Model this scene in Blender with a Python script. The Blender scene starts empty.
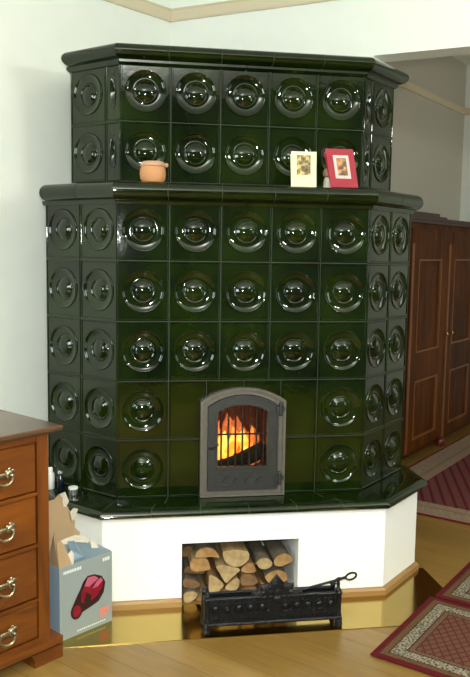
import bpy, bmesh, math, random
from mathutils import Vector, Matrix, noise
random.seed(7)
sc = bpy.context.scene
COL = sc.collection
R = math.radians
ZF = -0.01                                   # floor level

# ------------------------------------------------------------------ materials
def mat(name):
    m = bpy.data.materials.new(name); m.use_nodes = True
    nt = m.node_tree
    return m, nt, nt.nodes['Principled BSDF']
def nd(nt, t, **kw):
    n = nt.nodes.new(t)
    for k, v in kw.items():
        if k.startswith('i_'): n.inputs[k[2:]].default_value = v
        else: setattr(n, k, v)
    return n
def math_(nt, op, a, b=None, c=None):
    n = nt.nodes.new('ShaderNodeMath'); n.operation = op
    for i, v in enumerate((a, b, c)):
        if v is None: continue
        if isinstance(v, (int, float)): n.inputs[i].default_value = v
        else: nt.links.new(v, n.inputs[i])
    return n.outputs[0]
def mix(nt, f, a, b):
    n = nt.nodes.new('ShaderNodeMix'); n.data_type = 'RGBA'
    for s, v in ((0, f), (6, a), (7, b)):
        if isinstance(v, (int, float)): n.inputs[s].default_value = v
        elif isinstance(v, tuple): n.inputs[s].default_value = (*v[:3], 1)
        else: nt.links.new(v, n.inputs[s])
    return n.outputs[2]
def s2l(r, g, b):
    f = lambda c: c/12.92 if c <= .04045 else ((c+.055)/1.055)**2.4
    return (f(r/255), f(g/255), f(b/255))
def plain(name, col, rough=.5, metal=0, var=0, scale=8, bump=0, bscale=60, coat=0, spec=.5):
    m, nt, b = mat(name)
    b.inputs['Roughness'].default_value = rough
    b.inputs['Metallic'].default_value = metal
    b.inputs['Coat Weight'].default_value = coat
    b.inputs['Specular IOR Level'].default_value = spec
    b.inputs['Base Color'].default_value = (*col, 1)
    tc = nd(nt, 'ShaderNodeTexCoord')
    if var:
        n = nd(nt, 'ShaderNodeTexNoise', i_Scale=scale, i_Detail=4.0)
        nt.links.new(tc.outputs['Object'], n.inputs['Vector'])
        c = mix(nt, n.outputs[0], tuple(x*(1-var) for x in col), tuple(min(1, x*(1+var)) for x in col))
        nt.links.new(c, b.inputs['Base Color'])
    if bump:
        n = nd(nt, 'ShaderNodeTexNoise', i_Scale=bscale, i_Detail=5.0)
        nt.links.new(tc.outputs['Object'], n.inputs['Vector'])
        bp = nd(nt, 'ShaderNodeBump', i_Strength=bump, i_Distance=.01)
        nt.links.new(n.outputs[0], bp.inputs['Height']); nt.links.new(bp.outputs[0], b.inputs['Normal'])
    return m
def wood(name, c1, c2, rough=.35, axis='X', scale=9, rot=0, coat=0.0):
    m, nt, b = mat(name)
    tc = nd(nt, 'ShaderNodeTexCoord'); mp = nd(nt, 'ShaderNodeMapping')
    s = {'X': (.12, 1, 1), 'Y': (1, .12, 1), 'Z': (1, 1, .12)}[axis]
    mp.inputs['Scale'].default_value = s
    nt.links.new(tc.outputs['Object'], mp.inputs[0])
    n = nd(nt, 'ShaderNodeTexNoise', i_Scale=scale*4, i_Detail=6.0, i_Distortion=1.2)
    n2 = nd(nt, 'ShaderNodeTexNoise', i_Scale=scale, i_Detail=2.0)
    for q in (n, n2): nt.links.new(mp.outputs[0], q.inputs['Vector'])
    f = math_(nt, 'ADD', math_(nt, 'MULTIPLY', n.outputs[0], .6), math_(nt, 'MULTIPLY', n2.outputs[0], .5))
    f = math_(nt, 'MULTIPLY_ADD', f, 3.2, -1.25); 
    cl = nd(nt, 'ShaderNodeClamp'); nt.links.new(f, cl.inputs[0])
    nt.links.new(mix(nt, cl.outputs[0], c1, c2), b.inputs['Base Color'])
    b.inputs['Roughness'].default_value = rough; b.inputs['Coat Weight'].default_value = coat
    b.inputs['Coat Roughness'].default_value = .15
    return m

def make_glaze():
    m, nt, b = mat('green_glaze')
    tc = nd(nt, 'ShaderNodeTexCoord')
    n = nd(nt, 'ShaderNodeTexNoise', i_Scale=4.5, i_Detail=3.0)
    n2 = nd(nt, 'ShaderNodeTexNoise', i_Scale=28.0, i_Detail=4.0)
    for q in (n, n2): nt.links.new(tc.outputs['Object'], q.inputs['Vector'])
    f = math_(nt, 'MULTIPLY_ADD', n.outputs[0], 2.6, -.85)
    f = math_(nt, 'ADD', f, math_(nt, 'MULTIPLY_ADD', n2.outputs[0], .6, -.3))
    cl = nd(nt, 'ShaderNodeClamp'); nt.links.new(f, cl.inputs[0])
    c = mix(nt, cl.outputs[0], (.0015, .0050, .0007), (.0085, .0190, .0010))
    at = nd(nt, 'ShaderNodeAttribute', attribute_name='fire_tone')
    c2 = mix(nt, at.outputs['Fac'], c, (.0055, .012, .0015))
    nt.links.new(c2, b.inputs['Base Color'])
    b.inputs['Roughness'].default_value = .045
    b.inputs['IOR'].default_value = 1.47
    bp = nd(nt, 'ShaderNodeBump', i_Strength=.012, i_Distance=.02)
    n3 = nd(nt, 'ShaderNodeTexNoise', i_Scale=38.0, i_Detail=2.0)
    nt.links.new(tc.outputs['Object'], n3.inputs['Vector'])
    nt.links.new(n3.outputs[0], bp.inputs['Height']); nt.links.new(bp.outputs[0], b.inputs['Normal'])
    return m
GLAZE = make_glaze()
GROUT = plain('tile_joint', (.026, .032, .018), .7)
PLASTER = plain('white_plaster', (.88, .89, .84), .8, bump=.25, bscale=25)
WALLM = plain('wall_paint', (.78, .82, .75), .85, var=.035, scale=9, bump=.08, bscale=30)
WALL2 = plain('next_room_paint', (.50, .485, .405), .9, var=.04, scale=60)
BACKM = plain('dark_back_wall', (.05, .055, .045), .85)
RAILM = plain('picture_rail_cream', (.62, .54, .38), .7)
CEILM = plain('ceiling_white', (.8, .8, .75), .9)
IRON = plain('stove_iron', (.032, .034, .031), .5, metal=.35, var=.25, scale=30, bump=.15, bscale=120)
IRONF = plain('iron_frame', (.105, .095, .075), .6, metal=.2, var=.25, scale=40)
BLACK = plain('cast_iron_black', (.007, .0075, .0085), .17, metal=.2, spec=.4, bump=.45, bscale=180)
SOOT = plain('sooty_brick', (.22, .12, .07), .9, var=.5, scale=25)
CHAR = plain('charred_log', (.015, .012, .01), .9, var=.4, scale=30)
CHESTW = wood('chest_wood', s2l(80, 38, 5), s2l(122, 66, 12), .38, 'X', 6, coat=.15)
CHESTV = wood('chest_wood_upright', s2l(82, 40, 6), s2l(122, 66, 13), .38, 'Z', 6, coat=.15)
CHESTT = wood('chest_top_wood', s2l(70, 46, 28), s2l(92, 66, 42), .3, 'X', 6, coat=.5)
WARD = wood('wardrobe_wood', s2l(45, 19, 2), s2l(92, 49, 8), .5, 'Z', 5)
WARD.node_tree.nodes['Principled BSDF'].inputs['Specular IOR Level'].default_value = .06
WARDLIT = wood('wardrobe_lit_moulding', s2l(96, 52, 10), s2l(119, 69, 17), .5, 'Z', 5)  # lighter copy of the wardrobe wood: light on its edges painted in
WARDD = wood('wardrobe_dark_top', s2l(37, 17, 8), s2l(56, 26, 14), .5, 'X', 5)
TRIMW = wood('pine_trim', s2l(137, 99, 49), s2l(154, 121, 73), .4, 'X', 6)
BRASS = plain('polished_brass', (.66, .52, .24), .2, metal=1)
PEWTER = plain('aged_brass', (.34, .30, .20), .28, metal=1)
PLATEM = plain('brass_sheet', (.46, .33, .085), .15, metal=1, var=.08, scale=5, bump=.03, bscale=9)
BARK = plain('bark', (.11, .085, .055), .95, var=.55, scale=40, bump=.6, bscale=50)
SPLIT = wood('split_wood', s2l(122, 96, 60), s2l(166, 140, 96), .8, 'Y', 12)
SPLITB = wood('split_wood_brown', s2l(116, 82, 46), s2l(158, 118, 72), .8, 'Y', 12)
def endgrain(name, c1, c2):
    m, nt, b = mat(name)
    tc = nd(nt, 'ShaderNodeTexCoord')
    n = nd(nt, 'ShaderNodeTexNoise', i_Scale=26.0, i_Detail=5.0, i_Distortion=.6)
    nt.links.new(tc.outputs['Object'], n.inputs['Vector'])
    f = math_(nt, 'MULTIPLY_ADD', n.outputs[0], 2.4, -.7)
    cl = nd(nt, 'ShaderNodeClamp'); nt.links.new(f, cl.inputs[0])
    nt.links.new(mix(nt, cl.outputs[0], c1, c2), b.inputs['Base Color'])
    b.inputs['Roughness'].default_value = .85
    return m
END1 = endgrain('end_grain_pale', s2l(138, 112, 72), s2l(182, 158, 112))
END2 = endgrain('end_grain_orange', s2l(128, 90, 48), s2l(172, 136, 84))
END3 = endgrain('end_grain_brown', s2l(92, 66, 40), s2l(134, 102, 64))
CARD = plain('cardboard', s2l(167, 141, 106), .9, var=.08, scale=20)
TORN = plain('torn_paper', s2l(199, 190, 172), .95, var=.1, scale=60)
BOXP = plain('box_print_grey', s2l(140, 150, 148), .35, var=.05, scale=5)
BOXS = plain('box_print_blue', s2l(132, 155, 172), .4)
BOXI = plain('box_flap_blue', s2l(116, 137, 148), .4, var=.12, scale=14)
INKW = plain('ink_white', s2l(222, 230, 226), .5)
INKR = plain('ink_red', s2l(226, 120, 100), .5)
CLEANR = plain('cleaner_red', s2l(128, 18, 36), .3, var=.5, scale=30)
CLEANP = plain('cleaner_pink', s2l(176, 84, 108), .3, var=.3, scale=40)
CLEAND = plain('cleaner_dark', s2l(44, 20, 22), .4)
TERRA = plain('terracotta', s2l(181, 130, 86), .7, var=.06, scale=20)
TERRAL = plain('terracotta_rim', s2l(181, 144, 113), .7, var=.08, scale=60)
CREAM = plain('cream_card', s2l(210, 208, 172), .6)
REDC = plain('red_card', s2l(148, 15, 38), .55)
WHITEC = plain('white_mat', s2l(190, 180, 172), .6)
def picmat(name, a, b_, c, scale):
    m, nt, b = mat(name)
    tc = nd(nt, 'ShaderNodeTexCoord')
    n = nd(nt, 'ShaderNodeTexNoise', i_Scale=scale, i_Detail=3.0)
    n2 = nd(nt, 'ShaderNodeTexNoise', i_Scale=scale*.8, i_Detail=3.0)
    mp = nd(nt, 'ShaderNodeMapping'); mp.inputs['Location'].default_value = (3, 5, 1)
    nt.links.new(tc.outputs['Object'], n.inputs['Vector']); nt.links.new(tc.outputs['Object'], mp.inputs[0]); nt.links.new(mp.outputs[0], n2.inputs['Vector'])
    f = nd(nt, 'ShaderNodeClamp'); nt.links.new(math_(nt, 'MULTIPLY_ADD', n.outputs[0], 5, -2), f.inputs[0])
    g = nd(nt, 'ShaderNodeClamp'); nt.links.new(math_(nt, 'MULTIPLY_ADD', n2.outputs[0], 6, -2.9), g.inputs[0])
    nt.links.new(mix(nt, g.outputs[0], mix(nt, f.outputs[0], a, b_), c), b.inputs['Base Color'])
    b.inputs['Roughness'].default_value = .5
    return m
PIC1 = picmat('small_print', s2l(70, 66, 44), s2l(150, 120, 56), s2l(196, 178, 120), 60)
PIC2 = picmat('small_icon_print', s2l(60, 66, 52), s2l(150, 74, 40), s2l(206, 150, 84), 45)
GREYINK = plain('grey_ink', s2l(190, 190, 160), .6)
FIGP = plain('figure_pinkish', s2l(150, 112, 92), .6)
FIGW = plain('figure_white', s2l(190, 188, 172), .5)
WPLAS = plain('white_plastic', s2l(220, 224, 220), .35)
BPLAS = plain('dark_blue_glass', s2l(12, 22, 34), .15)
SILV = plain('silver_tin', (.75, .76, .76), .22, metal=.9)
BURG = plain('burgundy_foot', s2l(96, 28, 22), .3)

def make_floor():
    m, nt, b = mat('pine_floorboards')
    tc = nd(nt, 'ShaderNodeTexCoord'); mp = nd(nt, 'ShaderNodeMapping')
    mp.inputs['Rotation'].default_value = (0, 0, R(46))
    nt.links.new(tc.outputs['Object'], mp.inputs[0])
    br = nd(nt, 'ShaderNodeTexBrick', i_Scale=1.0)
    br.inputs['Brick Width'].default_value = 2.6; br.inputs['Row Height'].default_value = .135
    br.inputs['Mortar Size'].default_value = .0022; br.inputs['Mortar Smooth'].default_value = .3
    br.inputs['Color1'].default_value = (*s2l(124, 96, 46), 1); br.inputs['Color2'].default_value = (*s2l(140, 110, 57), 1)
    br.inputs['Mortar'].default_value = (*s2l(98, 70, 28), 1); br.offset = .37
    nt.links.new(mp.outputs[0], br.inputs['Vector'])
    mp2 = nd(nt, 'ShaderNodeMapping'); mp2.inputs['Scale'].default_value = (.13, 1, 1)
    nt.links.new(mp.outputs[0], mp2.inputs[0])
    n = nd(nt, 'ShaderNodeTexNoise', i_Scale=26.0, i_Detail=6.0, i_Distortion=1.0)
    nt.links.new(mp2.outputs[0], n.inputs['Vector'])
    f = math_(nt, 'MULTIPLY_ADD', n.outputs[0], 1.7, -.55); cl = nd(nt, 'ShaderNodeClamp'); nt.links.new(f, cl.inputs[0])
    c = mix(nt, math_(nt, 'MULTIPLY', cl.outputs[0], .75), br.outputs[0], s2l(100, 74, 26))
    v = nd(nt, 'ShaderNodeTexVoronoi', i_Scale=3.2); mp3 = nd(nt, 'ShaderNodeMapping'); mp3.inputs['Scale'].default_value = (.6, 1.3, 1)
    nt.links.new(mp.outputs[0], mp3.inputs[0]); nt.links.new(mp3.outputs[0], v.inputs['Vector'])
    k = math_(nt, 'LESS_THAN', v.outputs['Distance'], .045)
    c = mix(nt, math_(nt, 'MULTIPLY', k, .7), c, s2l(112, 70, 30))
    nt.links.new(c, b.inputs['Base Color'])
    b.inputs['Roughness'].default_value = .3; b.inputs['Specular IOR Level'].default_value = .4
    return m
FLOORM = make_floor()

def make_rug(name, hx, hy, bands, field, pat='diamond'):
    """bands: list of (distance from edge, colour a, colour b, speckle) from the outside in."""
    m, nt, b = mat(name)
    tc = nd(nt, 'ShaderNodeTexCoord'); sp = nd(nt, 'ShaderNodeSeparateXYZ')
    nt.links.new(tc.outputs['Object'], sp.inputs[0])
    x, y = sp.outputs[0], sp.outputs[1]
    e = math_(nt, 'MINIMUM', math_(nt, 'SUBTRACT', hx, math_(nt, 'ABSOLUTE', x)), math_(nt, 'SUBTRACT', hy, math_(nt, 'ABSOLUTE', y)))
    n = nd(nt, 'ShaderNodeTexNoise', i_Scale=120.0, i_Detail=3.0); nt.links.new(tc.outputs['Object'], n.inputs['Vector'])
    spk = nd(nt, 'ShaderNodeClamp'); nt.links.new(math_(nt, 'MULTIPLY_ADD', n.outputs[0], 6, -2.6), spk.inputs[0])
    fa, fb, fc = field
    if pat == 'diamond':
        fr = 2*math.pi/.055
        p = math_(nt, 'ADD', x, math_(nt, 'MULTIPLY', y, 1.5)); q = math_(nt, 'SUBTRACT', x, math_(nt, 'MULTIPLY', y, 1.5))
        s1 = math_(nt, 'ABSOLUTE', math_(nt, 'SINE', math_(nt, 'MULTIPLY', p, fr/2)))
        s2 = math_(nt, 'ABSOLUTE', math_(nt, 'SINE', math_(nt, 'MULTIPLY', q, fr/2)))
        ln = math_(nt, 'MINIMUM', s1, s2)
        k = math_(nt, 'LESS_THAN', ln, .3)
    else:
        s1 = math_(nt, 'SINE', math_(nt, 'MULTIPLY', math_(nt, 'ADD', math_(nt, 'MULTIPLY', x, -.44), math_(nt, 'MULTIPLY', y, .90)), 2*math.pi/.062))
        k = math_(nt, 'GREATER_THAN', s1, .55)
    col = mix(nt, k, mix(nt, math_(nt, 'MULTIPLY', spk.outputs[0], .6), fa, fc), fb)
    for d, ca, cb, sk in reversed(bands):
        band = mix(nt, math_(nt, 'MULTIPLY', spk.outputs[0], sk), ca, cb)
        col = mix(nt, math_(nt, 'LESS_THAN', e, d), col, band)
    nt.links.new(col, b.inputs['Base Color']); b.inputs['Roughness'].default_value = .95
    b.inputs['Specular IOR Level'].default_value = .1
    bp = nd(nt, 'ShaderNodeBump', i_Strength=.5, i_Distance=.004); n4 = nd(nt, 'ShaderNodeTexNoise', i_Scale=300.0)
    nt.links.new(tc.outputs['Object'], n4.inputs['Vector']); nt.links.new(n4.outputs[0], bp.inputs['Height']); nt.links.new(bp.outputs[0], b.inputs['Normal'])
    return m

def emis(name, c1, c2, s, scale=14):
    m, nt, b = mat(name)
    tc = nd(nt, 'ShaderNodeTexCoord'); n = nd(nt, 'ShaderNodeTexNoise', i_Scale=float(scale), i_Detail=3.0)
    nt.links.new(tc.outputs['Object'], n.inputs['Vector'])
    cl = nd(nt, 'ShaderNodeClamp'); nt.links.new(math_(nt, 'MULTIPLY_ADD', n.outputs[0], 3.5, -1.25), cl.inputs[0])
    nt.links.new(mix(nt, cl.outputs[0], c1, c2), b.inputs['Emission Color'])
    b.inputs['Emission Strength'].default_value = s; b.inputs['Base Color'].default_value = (.05, .02, .01, 1)
    b.inputs['Roughness'].default_value = .9
    return m
FLAME_Y = emis('flame_yellow', (1, .28, .02), (1, .72, .12), 1.5)
FLAME_O = emis('flame_orange', (.75, .10, .01), (1, .42, .07), 1.05)
FLAME_R = emis('flame_red', (.30, .05, .02), (.9, .22, .06), .7, 22)

def make_glass():
    m, nt, b = mat('stove_glass')
    b.inputs['Base Color'].default_value = (.95, .85, .75, 1)
    b.inputs['Transmission Weight'].default_value = 1; b.inputs['Roughness'].default_value = 0; b.inputs['IOR'].default_value = 1.12
    return m
GLASS = make_glass()

# ------------------------------------------------------------------ mesh helpers
class MB:
    def __init__(s): s.v = []; s.f = []; s.m = []; s.t = []
    def add(s, verts, faces, mi=0):
        o = len(s.v); s.v += [tuple(p) for p in verts]
        for f in faces: s.f.append([i+o for i in f]); s.m.append(mi)
    def box(s, x0, x1, y0, y1, z0, z1, mi=0):
        s.add([(x, y, z) for z in (z0, z1) for y in (y0, y1) for x in (x0, x1)],
              [(0, 2, 3, 1), (4, 5, 7, 6), (0, 1, 5, 4), (2, 6, 7, 3), (0, 4, 6, 2), (1, 3, 7, 5)], mi)
    def prism(s, pts, z0, z1, mi=0, mcap=None):
        n = len(pts); s.add([(*p, z0) for p in pts]+[(*p, z1) for p in pts],
              [(i, (i+1) % n, n+(i+1) % n, n+i) for i in range(n)], mi)
        s.add([(*p, z0) for p in pts], [tuple(reversed(range(n)))], mi if mcap is None else mcap)
        s.add([(*p, z1) for p in pts], [tuple(range(n))], mi if mcap is None else mcap)
    def yprism(s, pts, y0, y1, mi=0, mcap=None):
        """outline in x,z extruded along y"""
        n = len(pts)
        s.add([(p[0], y0, p[1]) for p in pts]+[(p[0], y1, p[1]) for p in pts],
              [(i, (i+1) % n, n+(i+1) % n, n+i) for i in range(n)], mi)
        s.add([(p[0], y0, p[1]) for p in pts], [tuple(range(n))], mi if mcap is None else mcap)
        s.add([(p[0], y1, p[1]) for p in pts], [tuple(reversed(range(n)))], mi if mcap is None else mcap)
    def yring(s, a, b, y0, y1, mi=0):
        """frame between outer outline a and inner outline b"""
        n = len(a)
        V = [(p[0], y0, p[1]) for p in a]+[(p[0], y0, p[1]) for p in b]+[(p[0], y1, p[1]) for p in a]+[(p[0], y1, p[1]) for p in b]
        F = []
        for i in range(n):
            j = (i+1) % n
            F += [(i, j, n+j, n+i), (2*n+i, 3*n+i, 3*n+j, 2*n+j), (i, 2*n+i, 2*n+j, j), (n+i, n+j, 3*n+j, 3*n+i)]
        s.add(V, F, mi)
    def lathe(s, prof, c=(0, 0, 0), seg=24, mi=0):
        V = []; F = []
        for r, z in prof:
            for k in range(seg):
                a = 2*math.pi*k/seg; V.append((c[0]+r*math.cos(a), c[1]+r*math.sin(a), c[2]+z))
        for i in range(len(prof)-1):
            for k in range(seg):
                j = (k+1) % seg; F.append((i*seg+k, i*seg+j, (i+1)*seg+j, (i+1)*seg+k))
        F.append(tuple(reversed(range(seg)))); F.append(tuple(range((len(prof)-1)*seg, len(prof)*seg)))
        s.add(V, F, mi)
    def ball(s, c, r, mi=0, seg=12, sc_=(1, 1, 1)):
        V = []; F = []; n = seg//2
        for i in range(n+1):
            t = math.pi*i/n
            for k in range(seg):
                a = 2*math.pi*k/seg
                V.append((c[0]+r*sc_[0]*math.sin(t)*math.cos(a), c[1]+r*sc_[1]*math.sin(t)*math.sin(a), c[2]+r*sc_[2]*math.cos(t)))
        for i in range(n):
            for k in range(seg):
                j = (k+1) % seg; F.append((i*seg+k, (i+1)*seg+k, (i+1)*seg+j, i*seg+j))
        s.add(V, F, mi)
    def tube(s, pts, r, seg=8, mi=0, closed=False):
        P = [Vector(p) for p in pts]; n = len(P); V = []; F = []
        rr = r if isinstance(r, (list, tuple)) else [r]*n
        up = Vector((0, 0, 1)); prev = None
        for i in range(n):
            if closed: t = P[(i+1) % n]-P[i-1]
            else: t = P[min(i+1, n-1)]-P[max(i-1, 0)]
            t.normalize()
            a = prev if prev is not None else (up if abs(t.dot(up)) < .9 else Vector((1, 0, 0)))
            a = (a-t*a.dot(t)).normalized(); prev = a; b = t.cross(a)
            for k in range(seg):
                w = 2*math.pi*k/seg; V.append(P[i]+(a*math.cos(w)+b*math.sin(w))*rr[i])
        for i in range(n if closed else n-1):
            i2 = (i+1) % n
            for k in range(seg):
                j = (k+1) % seg; F.append((i*seg+k, i*seg+j, i2*seg+j, i2*seg+k))
        if not closed: F.append(tuple(reversed(range(seg)))); F.append(tuple(range((n-1)*seg, n*seg)))
        s.add(V, F, mi)
    def sweep(s, path, prof, pieces=None, gap=.0035, mi=0, spans=None, core=None):
        """closed profile (outward offset, z) along a plan polyline with mitred corners, cut in pieces"""
        P = [Vector(p) for p in path]; n = len(P)
        if core is not None:
            co = sum(p[0] for p in prof)/len(prof); cz = sum(p[1] for p in prof)/len(prof)
            s.sweep(path, [(co+(o-co)*.965, cz+(z-cz)*.95) for o, z in prof], mi=core)
        nrm = [Vector(((P[i+1]-P[i]).y, -(P[i+1]-P[i]).x)).normalized() for i in range(n-1)]
        mit = []
        for i in range(n):
            if i == 0: mit.append(nrm[0])
            elif i == n-1: mit.append(nrm[-1])
            else:
                q = nrm[i-1]+nrm[i]; mit.append(q/(q.dot(nrm[i])))
        for e in range(n-1):
            L = (P[e+1]-P[e]).length
            k = max(1, round(L/pieces)) if pieces else 1
            sp = [(j/k, (j+1)/k) for j in range(k)]
            if spans and e in spans: sp = [(a/L, b/L) for a, b in spans[e]]
            for t0, t1 in sp:
                g = gap/L/2 if pieces else 0
                ring = []
                for t in (t0+g, t1-g):
                    ring.append([((P[e]+mit[e]*o).lerp(P[e+1]+mit[e+1]*o, t).to_tuple()+(z,)) for o, z in prof])
                m = len(prof)
                s.add(ring[0]+ring[1], [(j, (j+1) % m, m+(j+1) % m, m+j) for j in range(m)]+[tuple(reversed(range(m))), tuple(range(m, 2*m))], mi)
    def build(s, name, mats, parent=None, smooth=True, angle=35, loc=None, rotz=0, attr=None):
        me = bpy.data.meshes.new(name); me.from_pydata(s.v, [], s.f)
        for m in (mats if isinstance(mats, (list, tuple)) else [mats]): me.materials.append(m)
        for p, i in zip(me.polygons, s.m): p.material_index = i
        bm = bmesh.new(); bm.from_mesh(me)
        bmesh.ops.recalc_face_normals(bm, faces=bm.faces); bm.to_mesh(me); bm.free()
        if smooth:
            me.shade_smooth(); me.set_sharp_from_angle(angle=R(angle))
        o = bpy.data.objects.new(name, me); COL.objects.link(o)
        if parent: o.parent = parent
        if loc: o.location = loc
        if rotz: o.rotation_euler = (0, 0, rotz)
        return o
def tag(o, label, cat, group=None, kind=None):
    o['label'] = label; o['category'] = cat
    if group: o['group'] = group
    if kind: o['kind'] = kind
    return o
def thing(name, label, cat, loc=(0, 0, 0), rotz=0, group=None):
    o = bpy.data.objects.new(name, None); COL.objects.link(o)
    o.location = loc; o.rotation_euler = (0, 0, rotz); o.empty_display_size = .1
    return tag(o, label, cat, group)
def struct(o): o['kind'] = 'structure'; return o

# ------------------------------------------------------------------ room
CX, CY = .324, 1.314                                    # far corner of the room
AL, AR = R(41), R(-36)
dl = Vector((-math.cos(AL), -math.sin(AL))); dr = Vector((math.cos(AR), math.sin(AR)))
nl = Vector((-math.sin(AL), math.cos(AL))); nr = Vector((math.sin(-AR), math.cos(AR)))   # pointing out of the room
C = Vector((CX, CY)); ZC = 3.25
LE = C+dl*5.6; RE = C+dr*6.0; BK = LE+RE-C
def wallbox(mb, a, b, n, t, z0, z1):
    mb.prism([tuple(a), tuple(b), tuple(b+n*t), tuple(a+n*t)], z0, z1)
m = MB(); wallbox(m, C+nl*.0, LE, nl, .2, ZF, ZC); struct(m.build('wall_left', WALLM, smooth=False))
m = MB(); J = 1.20; J2 = 5.2; ZH = 2.482
wallbox(m, C, C+dr*J, nr, .16, ZF, ZC); wallbox(m, C+dr*J, C+dr*J2, nr, .16, ZH, ZC); wallbox(m, C+dr*J2, RE, nr, .16, ZF, ZC)
struct(m.build('wall_right', WALLM, smooth=False))
bl = (BK-LE).normalized(); br_ = (BK-RE).normalized()
m = MB(); wallbox(m, LE, BK, Vector((bl.y, -bl.x)), .2, ZF, ZC); struct(m.build('wall_back_left', BACKM, smooth=False))
m = MB(); wallbox(m, RE, BK, Vector((-br_.y, br_.x)), .2, ZF, ZC); struct(m.build('wall_back_right', BACKM, smooth=False))
# the next room seen through the opening
W0 = Vector((.68, 1.12)); W1 = Vector((3.315, 3.872)); wd = (W1-W0).normalized(); wn = Vector((-wd.y, wd.x)); we = Vector((wd.y, -wd.x))
W2 = W1+we*3.4; W3 = RE+nr*.16
m = MB(); wallbox(m, W0, W1+wd*.2, wn, .15, ZF, ZC); struct(m.build('wall_next_room', WALL2, smooth=False))
m = MB(); wallbox(m, W1, W2, wd, .15, ZF, ZC); struct(m.build('wall_far', WALLM, smooth=False))
m = MB(); q = (W3-W2).normalized(); wallbox(m, W2, W3, Vector((-q.y, q.x)), .15, ZF, ZC); struct(m.build('wall_end', WALL2, smooth=False))
m = MB(); m.box(-4.6, 7.2, -6.4, 5.0, ZF-.05, ZF); struct(m.build('floor', FLOORM, smooth=False))
m = MB(); m.box(-4.6, 7.2, -6.4, 5.0, ZC, ZC+.05); struct(m.build('ceiling', CEILM, smooth=False))
def rail(name, a, b, n, z0, z1):
    m = MB(); pr = [(0, z0), (.012, z0), (.016, z0+.01), (.016, z1-.012), (.022, z1-.004), (.022, z1), (0, z1)]
    e = (b-a)
    V = [(*(a-n*o), z) for o, z in pr]+[(*(b-n*o), z) for o, z in pr]; k = len(pr)
    m.add(V, [(j, (j+1) % k, k+(j+1) % k, k+j) for j in range(k)]+[tuple(reversed(range(k))), tuple(range(k, 2*k))])
    return struct(m.build(name, RAILM, smooth=False))
rail('trim_1', C, LE, nl, 2.775, 2.842); rail('trim_2', C, RE, nr, 2.775, 2.842)
rail('trim_3', W0+wd*.3, W1, wn, 2.79, 2.85); rail('trim_4', W1, W2, wd, 2.79, 2.85)

# ------------------------------------------------------------------ tiled stove
stove = thing('tiled_stove', 'tall dark green tiled stove with round bosses on a white plastered plinth', 'stove', (.55, .3, ZF))
off = Vector((-.55, -.3, -ZF))
def part(mb, name, mats, parent=stove, **k):
    o = mb.build(name, mats, parent, **k)
    o.location = off if parent is stove else (0, 0, 0)
    return o
ZB, RH, TW, S2 = .4195, .2566, .22, .5**.5
BOSS = [(.086, -.0035), (.0852, -.0008), (.0835, .0010), (.0815, .0006), (.079, -.002), (.072, -.005), (.062, -.0078), (.053, -.0090), (.0495, -.0083), (.0475, -.0058),
        (.0455, -.0048), (.0435, -.0056), (.041, -.0070), (.038, -.0055), (.032, -.0012), (.024, .0026), (.014, .0050), (.006, .0059), (0.0005, .0060)]
def tile(mb, o, ex, w, h, kind='boss', N=48):
    ex = Vector((ex[0], ex[1], 0)); n = Vector((ex.y, -ex.x, 0)); o = Vector(o)
    def P(u, v, d): return o+ex*(w/2+u)+Vector((0, 0, h/2+v))+n*d
    a0, b0 = w/2, h/2; tc = math.atan2(b0, a0)
    cor = {round(t/(2*math.pi)*N) % N: sgn for t, sgn in ((tc, (1, 1)), (math.pi-tc, (-1, 1)), (math.pi+tc, (-1, -1)), (2*math.pi-tc, (1, -1)))}
    rings = []
    for ins, d in ((.0012, -.024), (.0014, -.004), (.0021, -.001), (.0034, 0), (.0072, 0), (.0088, -.0012), (.0100, -.0035)):
        a, b = a0-ins, b0-ins; r = []
        for k in range(N):
            if k in cor: r.append(P(cor[k][0]*a, cor[k][1]*b, d)); continue
            t = 2*math.pi*k/N; c, s = math.cos(t), math.sin(t)
            q = min(a/abs(c) if abs(c) > 1e-6 else 9, b/abs(s) if abs(s) > 1e-6 else 9)
            r.append(P(q*c, q*s, d))
        rings.append(r)
    if kind == 'boss':
        for rr, d in BOSS: rings.append([P(1.05*rr*math.cos(2*math.pi*k/N), 1.05*rr*math.sin(2*math.pi*k/N), d) for k in range(N)])
    elif kind == 'slot':
        for q, d in ((1, -.0035), (.93, -.001), (.8, -.002), (.45, -.012), (.2, -.016), (.01, -.016)):
            rings.append([P(.019*q*math.cos(2*math.pi*k/N), .078*q*math.sin(2*math.pi*k/N), d) for k in range(N)])
    else:
        rings.append([P(.004*math.cos(2*math.pi*k/N), .004*math.sin(2*math.pi*k/N), -.0035) for k in range(N)])
    V = [p for r in rings for p in r]; F = []
    for i in range(len(rings)-1):
        for k in range(N):
            j = (k+1) % N; F.append((i*N+k, i*N+j, (i+1)*N+j, (i+1)*N+k))
    F.append(tuple((len(rings)-1)*N+k for k in range(N)))
    mb.add(V, F, 0)
    J = [P(sx*(a0-q), sy*(b0-q), -.004) for q in (0, .003) for sx, sy in ((-1, -1), (1, -1), (1, 1), (-1, 1))]
    mb.add(J, [(k, (k+1) % 4, 4+(k+1) % 4, 4+k) for k in range(4)], 1)
LX = 2*TW*S2
low = [(-LX, .735), (-LX, LX), (0, 0), (1.1, 0), (1.1+LX, LX), (1.30, .56)]
g = .026                                                   # joint bed lies this far behind the glaze
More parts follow.
